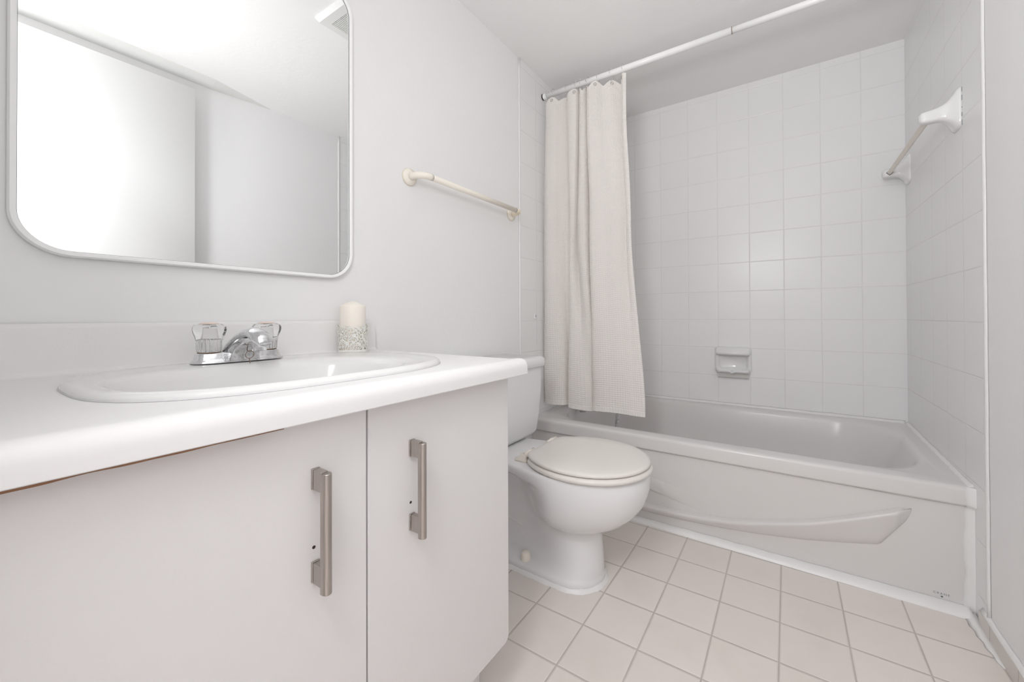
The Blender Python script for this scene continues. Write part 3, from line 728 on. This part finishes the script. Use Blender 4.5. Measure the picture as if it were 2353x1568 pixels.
def cat(P, t):   # catmull rom through rows of P
    n = len(P) - 1; s = np.clip(t * n, 0, n - 1e-6); i = s.astype(int); f = (s - i)[:, None]
    g = lambda k: P[np.clip(i + k, 0, n)]
    a, b, c, d = g(-1), g(0), g(1), g(2)
    return 0.5 * (2 * b + (c - a) * f + (2 * a - 5 * b + 4 * c - d) * f ** 2 + (3 * b - a - 3 * c + d) * f ** 3)
q = cat(F, np.linspace(0, 1, 4000))
seglen = np.sqrt(np.diff(q[:, 1]) ** 2 + np.diff(q[:, 4]) ** 2); cl = np.concatenate([[0], np.cumsum(seglen)])
CELL = 0.0098; nc = int(round(cl[-1] / CELL)); NU = nc * 4; 
tt = np.interp(np.linspace(0, cl[-1], NU + 1), cl, np.linspace(0, 1, 4000)); Q = cat(F, tt)
ZT, ZBm = 1.962, 0.411; nr = int(round((ZT - ZBm) / CELL)); NV = nr * 4
v = np.linspace(0, 1, NV + 1)[None, :]          # 0 top, 1 bottom
def blend(a, m, b): # quadratic-ish blend top/mid/bottom
    s = np.clip(v / .55, 0, 1); s = s * s * (3 - 2 * s); r = np.clip((v - .45) / .55, 0, 1); r = r * r * (3 - 2 * r)
    return a[:, None] * (1 - s) + m[:, None] * s + (b - m)[:, None] * r
X = blend(Q[:, 0], Q[:, 1], Q[:, 2]); Y = RY + blend(Q[:, 3], Q[:, 4], Q[:, 5])
s_arr = np.linspace(0, cl[-1], NU + 1)[:, None]
X = X + 0.0012 * np.sin(v * 19 + s_arr * 30) ; Y = Y + 0.0022 * np.sin(v * 13 + s_arr * 22)
# the hem sags between the hooks
hook_x = np.array([0.034, 0.050, 0.103, 0.178, 0.214, 0.2545, 0.266, 0.300, 0.362, 0.428])
hook_s = np.array([np.interp(hx, np.linspace(0, 1, 10), np.linspace(0, 1, 10)) for hx in np.linspace(.015, .975, 10)]) * cl[-1]
dmin = np.min(np.abs(s_arr - hook_s[None, :]), axis=1)
sag = 0.020 * (np.clip(dmin / (cl[-1] / 20), 0, 1) ** 1.6)
ztop = ZT + 0.006 - sag
zbot = ZBm + 0.006 * np.sin(s_arr[:, 0] * 14) - 0.0 * s_arr[:, 0]
Z = ztop[:, None] * (1 - v) + zbot[:, None] * v
# normals in the x-y plane, then waffle cells pressed into the cloth
dX = np.gradient(X, axis=0); dY = np.gradient(Y, axis=0); L_ = np.sqrt(dX ** 2 + dY ** 2) + 1e-9
NXv, NYv = dY / L_, -dX / L_
iu = (np.arange(NU + 1) % 4)[:, None]; iv = (np.arange(NV + 1) % 4)[None, :]
cell = np.where((iu == 0) | (iv == 0), 1.0, np.where((iu == 2) & (iv == 2), -2.4, -.25)); cell = cell * 0.00105
hemb = np.arange(NV + 1)[None, :] > NV - 8; hemt = np.arange(NV + 1)[None, :] < 9
cell = np.where(hemb, 0.0010 + 0.0008 * np.sin(iu * 1.57), cell); cell = np.where(hemt, 0.0003, cell)
X2 = X + NXv * cell; Y2 = Y + NYv * cell
# loose thread jitter so that the weave is not perfectly regular
rng = np.random.default_rng(5); Z = Z + rng.normal(0, .0003, Z.shape)
co_ = np.stack([X2 - .25, Y2 - RY, Z - 1.2], -1).reshape(-1, 3)
me = bpy.data.meshes.new('cloth'); nv1 = NV + 1
I, J = np.meshgrid(np.arange(NU), np.arange(NV), indexing='ij'); base = I * nv1 + J
faces = np.stack([base, base + nv1, base + nv1 + 1, base + 1], -1).reshape(-1, 4)
me.vertices.add(len(co_)); me.vertices.foreach_set('co', co_.ravel())
me.loops.add(faces.size); me.loops.foreach_set('vertex_index', faces.ravel().astype(np.int32))
me.polygons.add(len(faces)); me.polygons.foreach_set('loop_start', np.arange(0, faces.size, 4, dtype=np.int32)); me.polygons.foreach_set('loop_total', np.full(len(faces), 4, dtype=np.int32))
me.update(); me.validate()
link('cloth', me, M_CLOTH, cur)
# grommets and hooks
M_GROM = mat('grommet_metal', (.62, .58, .55), .3, metal=1.0)
hook_src = None
lbls = ['clear ring hook nearest the left wall end of the curtain rod', 'second clear ring hook from the left wall', 'third clear ring hook from the left wall', 'fourth clear ring hook from the left wall', 'fifth clear ring hook from the left wall',
        'fifth clear ring hook from the free edge of the curtain', 'fourth clear ring hook from the free edge of the curtain', 'clear ring hook two along from the free-edge hook', 'clear ring hook beside the one at the free edge of the curtain', 'clear ring hook at the free edge of the curtain']
for k, hs_ in enumerate(hook_s):
    iu_ = int(round(hs_ / cl[-1] * NU)); jv = 10
    p = Vector((X[iu_, jv], Y[iu_, jv], ztop[iu_] - .016)); nx, ny = NXv[iu_, jv], NYv[iu_, jv]
    bm = bmesh.new(); lathe(bm, [(.0042, -.0016), (.0048, -.0022), (.0072, -.0020), (.0078, 0), (.0072, .0020), (.0048, .0022), (.0042, .0016)], (0, 0, 0), 24)
    # turn into an open ring
    me_ = bpy.data.meshes.new('grommet'); bmesh.ops.recalc_face_normals(bm, faces=bm.faces[:])
    caps = [f_ for f_ in bm.faces if len(f_.verts) > 4]; bmesh.ops.delete(bm, geom=caps, context='FACES_ONLY')
    bm.to_mesh(me_); bm.free()
    rot = Vector((nx, ny, 0)).to_track_quat('Z', 'Y').to_matrix().to_4x4(); me_.transform(Matrix.Translation(p - Vector((.25, RY, 1.2))) @ rot)
    link('grommet', me_, M_GROM, cur)
    # hook: ring round the rod and a small tail through the grommet
    if hook_src is None:
        bm = bmesh.new(); zz = p.z - RZ
        pts = [(0, .019 * math.sin(a), .004 + .0175 * math.cos(a)) for a in np.linspace(-2.3, 2.3, 26)]
        pts += [(0, .006, -.024), (0, .001, -.034), (0, -.008, -.040), (0, -.012, -.034)]
        tube(bm, pts, .0011, 8); hook_src = fin('curtain_hook', bm, M_HOOK); ho = hook_src
    else:
        ho = hook_src.copy(); COL.objects.link(ho)
    ho.location = (p.x, RY, RZ); ho.rotation_euler = (0, 0, random.uniform(-.35, .35))
    tag(ho, lbls[k], 'curtain hook', 'clear hooks holding the shower curtain')

# ------------------------------------------------------------------ toilet
TYc = 1.208
tl = thing('toilet', 'white two-piece toilet with its lid down between the cabinet and the tub', 'toilet', (0, TYc, 0))
def outline(xb, xc, xf, hw, bw, z, pw=1.0, n=22):
    """front half ellipse, sides easing back to the half width bw at xb; pw > 1 narrows sooner"""
    r = []
    for i in range(n + 1):   # front, from +y side through tip to -y side
        a = PI / 2 - PI * i / n; r.append((xc + (xf - xc) * math.cos(a), hw * math.sin(a), z))
    side = []
    for i in range(1, n + 1):
        t_ = i / n; x = xc + (xb - xc) * t_; u_ = min(1.0, t_ * pw); s_ = u_ * u_ * (3 - 2 * u_); side.append((x, hw + (bw - hw) * s_, z))
    rb = min(.02, bw * .6)
    back = [(xb - rb * math.sin(a) * .8, bw - rb + rb * math.cos(a), z) for a in (PI / 6, PI / 3, PI / 2)]
    left = [(x, -y, z) for x, y, z in side]; bl = [(x, -y, z) for x, y, z in back]
    return r + left + bl + back[::-1] + side[::-1]
def dshape(xb, xc, xf, hw, bw, z, n=26):
    k = math.asin(math.sqrt(1 - (bw / hw) ** 2)); rc = .012
    r = [(xc + (xf - xc) * math.cos(a), hw * math.sin(a), z) for a in (PI / 2 - PI * i / n for i in range(n + 1))]
    side = [(xc - (xc - xb) * math.sin(k * i / n) / math.sin(k), hw * math.cos(k * i / n), z) for i in range(1, n)]
    back = [(xb, bw - rc * .3, z), (xb - rc * .45, bw - rc, z), (xb - rc * .6, bw - 2.4 * rc, z)]
    return r + [(x, -y, z) for x, y, z in side] + [(x, -y, z) for x, y, z in back] + back[::-1] + side[::-1]
bm = bmesh.new()
secs = [(.12, .46, .560, .100, .092, 0.0, 1), (.12, .46, .560, .100, .092, .022, 1), (.125, .46, .557, .096, .086, .029, 1),
        (.13, .475, .558, .087, .044, .036, 1.9), (.13, .475, .556, .082, .036, .070, 2.0), (.13, .47, .554, .078, .035, .110, 2.0), (.125, .46, .552, .077, .040, .145, 1.9), (.12, .45, .553, .081, .046, .168, 1.7),
        (.12, .46, .572, .094, .047, .180, 1.8), (.12, .46, .606, .119, .048, .197, 1.9), (.12, .46, .640, .143, .050, .218, 1.9), (.12, .465, .670, .160, .052, .248, 1.8), (.12, .47, .692, .172, .056, .282, 1.7), (.11, .47, .703, .178, .062, .314, 1.55), (.10, .47, .706, .180, .072, .330, 1.45),
        (.07, .475, .707, .180, .112, .341, 1.35), (.06, .475, .707, .180, .120, .350, 1.3), (.06, .475, .706, .180, .122, .366, 1.3), (.062, .475, .702, .177, .120, .374, 1.3), (.065, .475, .694, .170, .114, .3755, 1.3)]
loft(bm, [outline(*s_) for s_ in secs]); fin('bowl', bm, M_PORC, tl)
# raised trapway contour on the side of the base
for sg in (-1, 1):
    bm = bmesh.new()
    pts = spline([(.13, sg * .0510, .262), (.165, sg * .0500, .250), (.182, sg * .0490, .215), (.190, sg * .0450, .165), (.205, sg * .0395, .142), (.240, sg * .0355, .130), (.27, sg * .0330, .120)], 6)
    tube(bm, pts, [.0042] * len(pts), 10); fin('trapway_contour', bm, M_PORC, tl)
    bm = bmesh.new(); lathe(bm, [(.0170, .024), (.0172, .030), (.0150, .050), (.0125, .0565), (.001, .0585)], (.308, sg * .070, 0), 28); fin('bolt_cap', bm, M_CREAM, tl)
# tank
bm = bmesh.new()
def tk(x0, x1, hw, z, r): return [(x, y, z) for x, y in rrect(x0, x1, -hw, hw, r, 8)]
loft(bm, [tk(.04, .180, .168, .378, .03), tk(.03, .198, .182, .384, .035), tk(.025, .208, .190, .40, .035), tk(.022, .214, .199, .47, .032), tk(.02, .218, .204, .56, .030), tk(.02, .220, .207, .656, .030)])
fin('tank', bm, M_PORC, tl, angle=60)
bm = bmesh.new()
loft(bm, [tk(.012, .228, .213, .656, .032), tk(.010, .232, .217, .660, .034), tk(.010, .233, .218, .676, .034), tk(.011, .231, .216, .687, .034), tk(.014, .225, .210, .694, .034), tk(.020, .215, .200, .6965, .034)])
fin('tank_lid', bm, M_PORC, tl)
# seat ring and lid (round front)
bm = bmesh.new()
loft(bm, [dshape(.352, .515, .708, .180, .118, .3775), dshape(.349, .515, .713, .1845, .121, .381), dshape(.348, .515, .715, .186, .122, .387), dshape(.350, .515, .712, .183, .120, .3925), dshape(.356, .515, .704, .174, .114, .3945)])
fin('seat', bm, M_SEAT, tl)
bm = bmesh.new()
loft(bm, [dshape(.348, .51, .699, .171, .104, .3960), dshape(.344, .51, .706, .178, .110, .3975), dshape(.343, .51, .7085, .1805, .112, .402), dshape(.344, .51, .706, .178, .110, .4068), dshape(.350, .51, .696, .168, .103, .4096), dshape(.38, .51, .65, .12, .07, .4108)])
fin('seat_lid', bm, M_SEAT, tl)
for sg in (-1, 1):
    bm = bmesh.new(); ring = rrect(.290, .338, sg * .098 - .014, sg * .098 + .014, .005, 4)
    loft(bm, [[(x, y, .3755) for x, y in ring], [(x, y, .3815) for x, y in ring], [(x * .62 + .124, (y - sg * .098) * .75 + sg * .098, .389) for x, y in ring], [(x * .4 + .197, (y - sg * .098) * .7 + sg * .098, .401) for x, y in ring]])
    tube(bm, [(.330, sg * .106, .399), (.330, sg * .048, .399)], .0088, 18)
    fin('hinge', bm, M_CREAM, tl)
# lumpy white caulk round the foot
bm = bmesh.new(); inner = outline(.12, .46, .560, .100, .092, 0.0, 1, 30); rings = []
n_ = len(inner); rings = [[], [], [], []]
for i, (x, y, z) in enumerate(inner):
    cxx, cyy = (.34, 0); d = Vector((x - cxx, y * 1.6)).normalized(); j = .0025 * math.sin(i * 1.1) + .0018 * math.sin(i * 2.7)
    for q_, (o2, zz) in enumerate(((-.004, .012), (.001, .011 + j * .4), (.005 + j * .4, .005), (.009 + j * .5, .0002))): rings[q_].append((x + d.x * o2, y + d.y * o2, zz))
loft(bm, rings, False, False); fin('foot_caulk', bm, M_CAULK, tl)
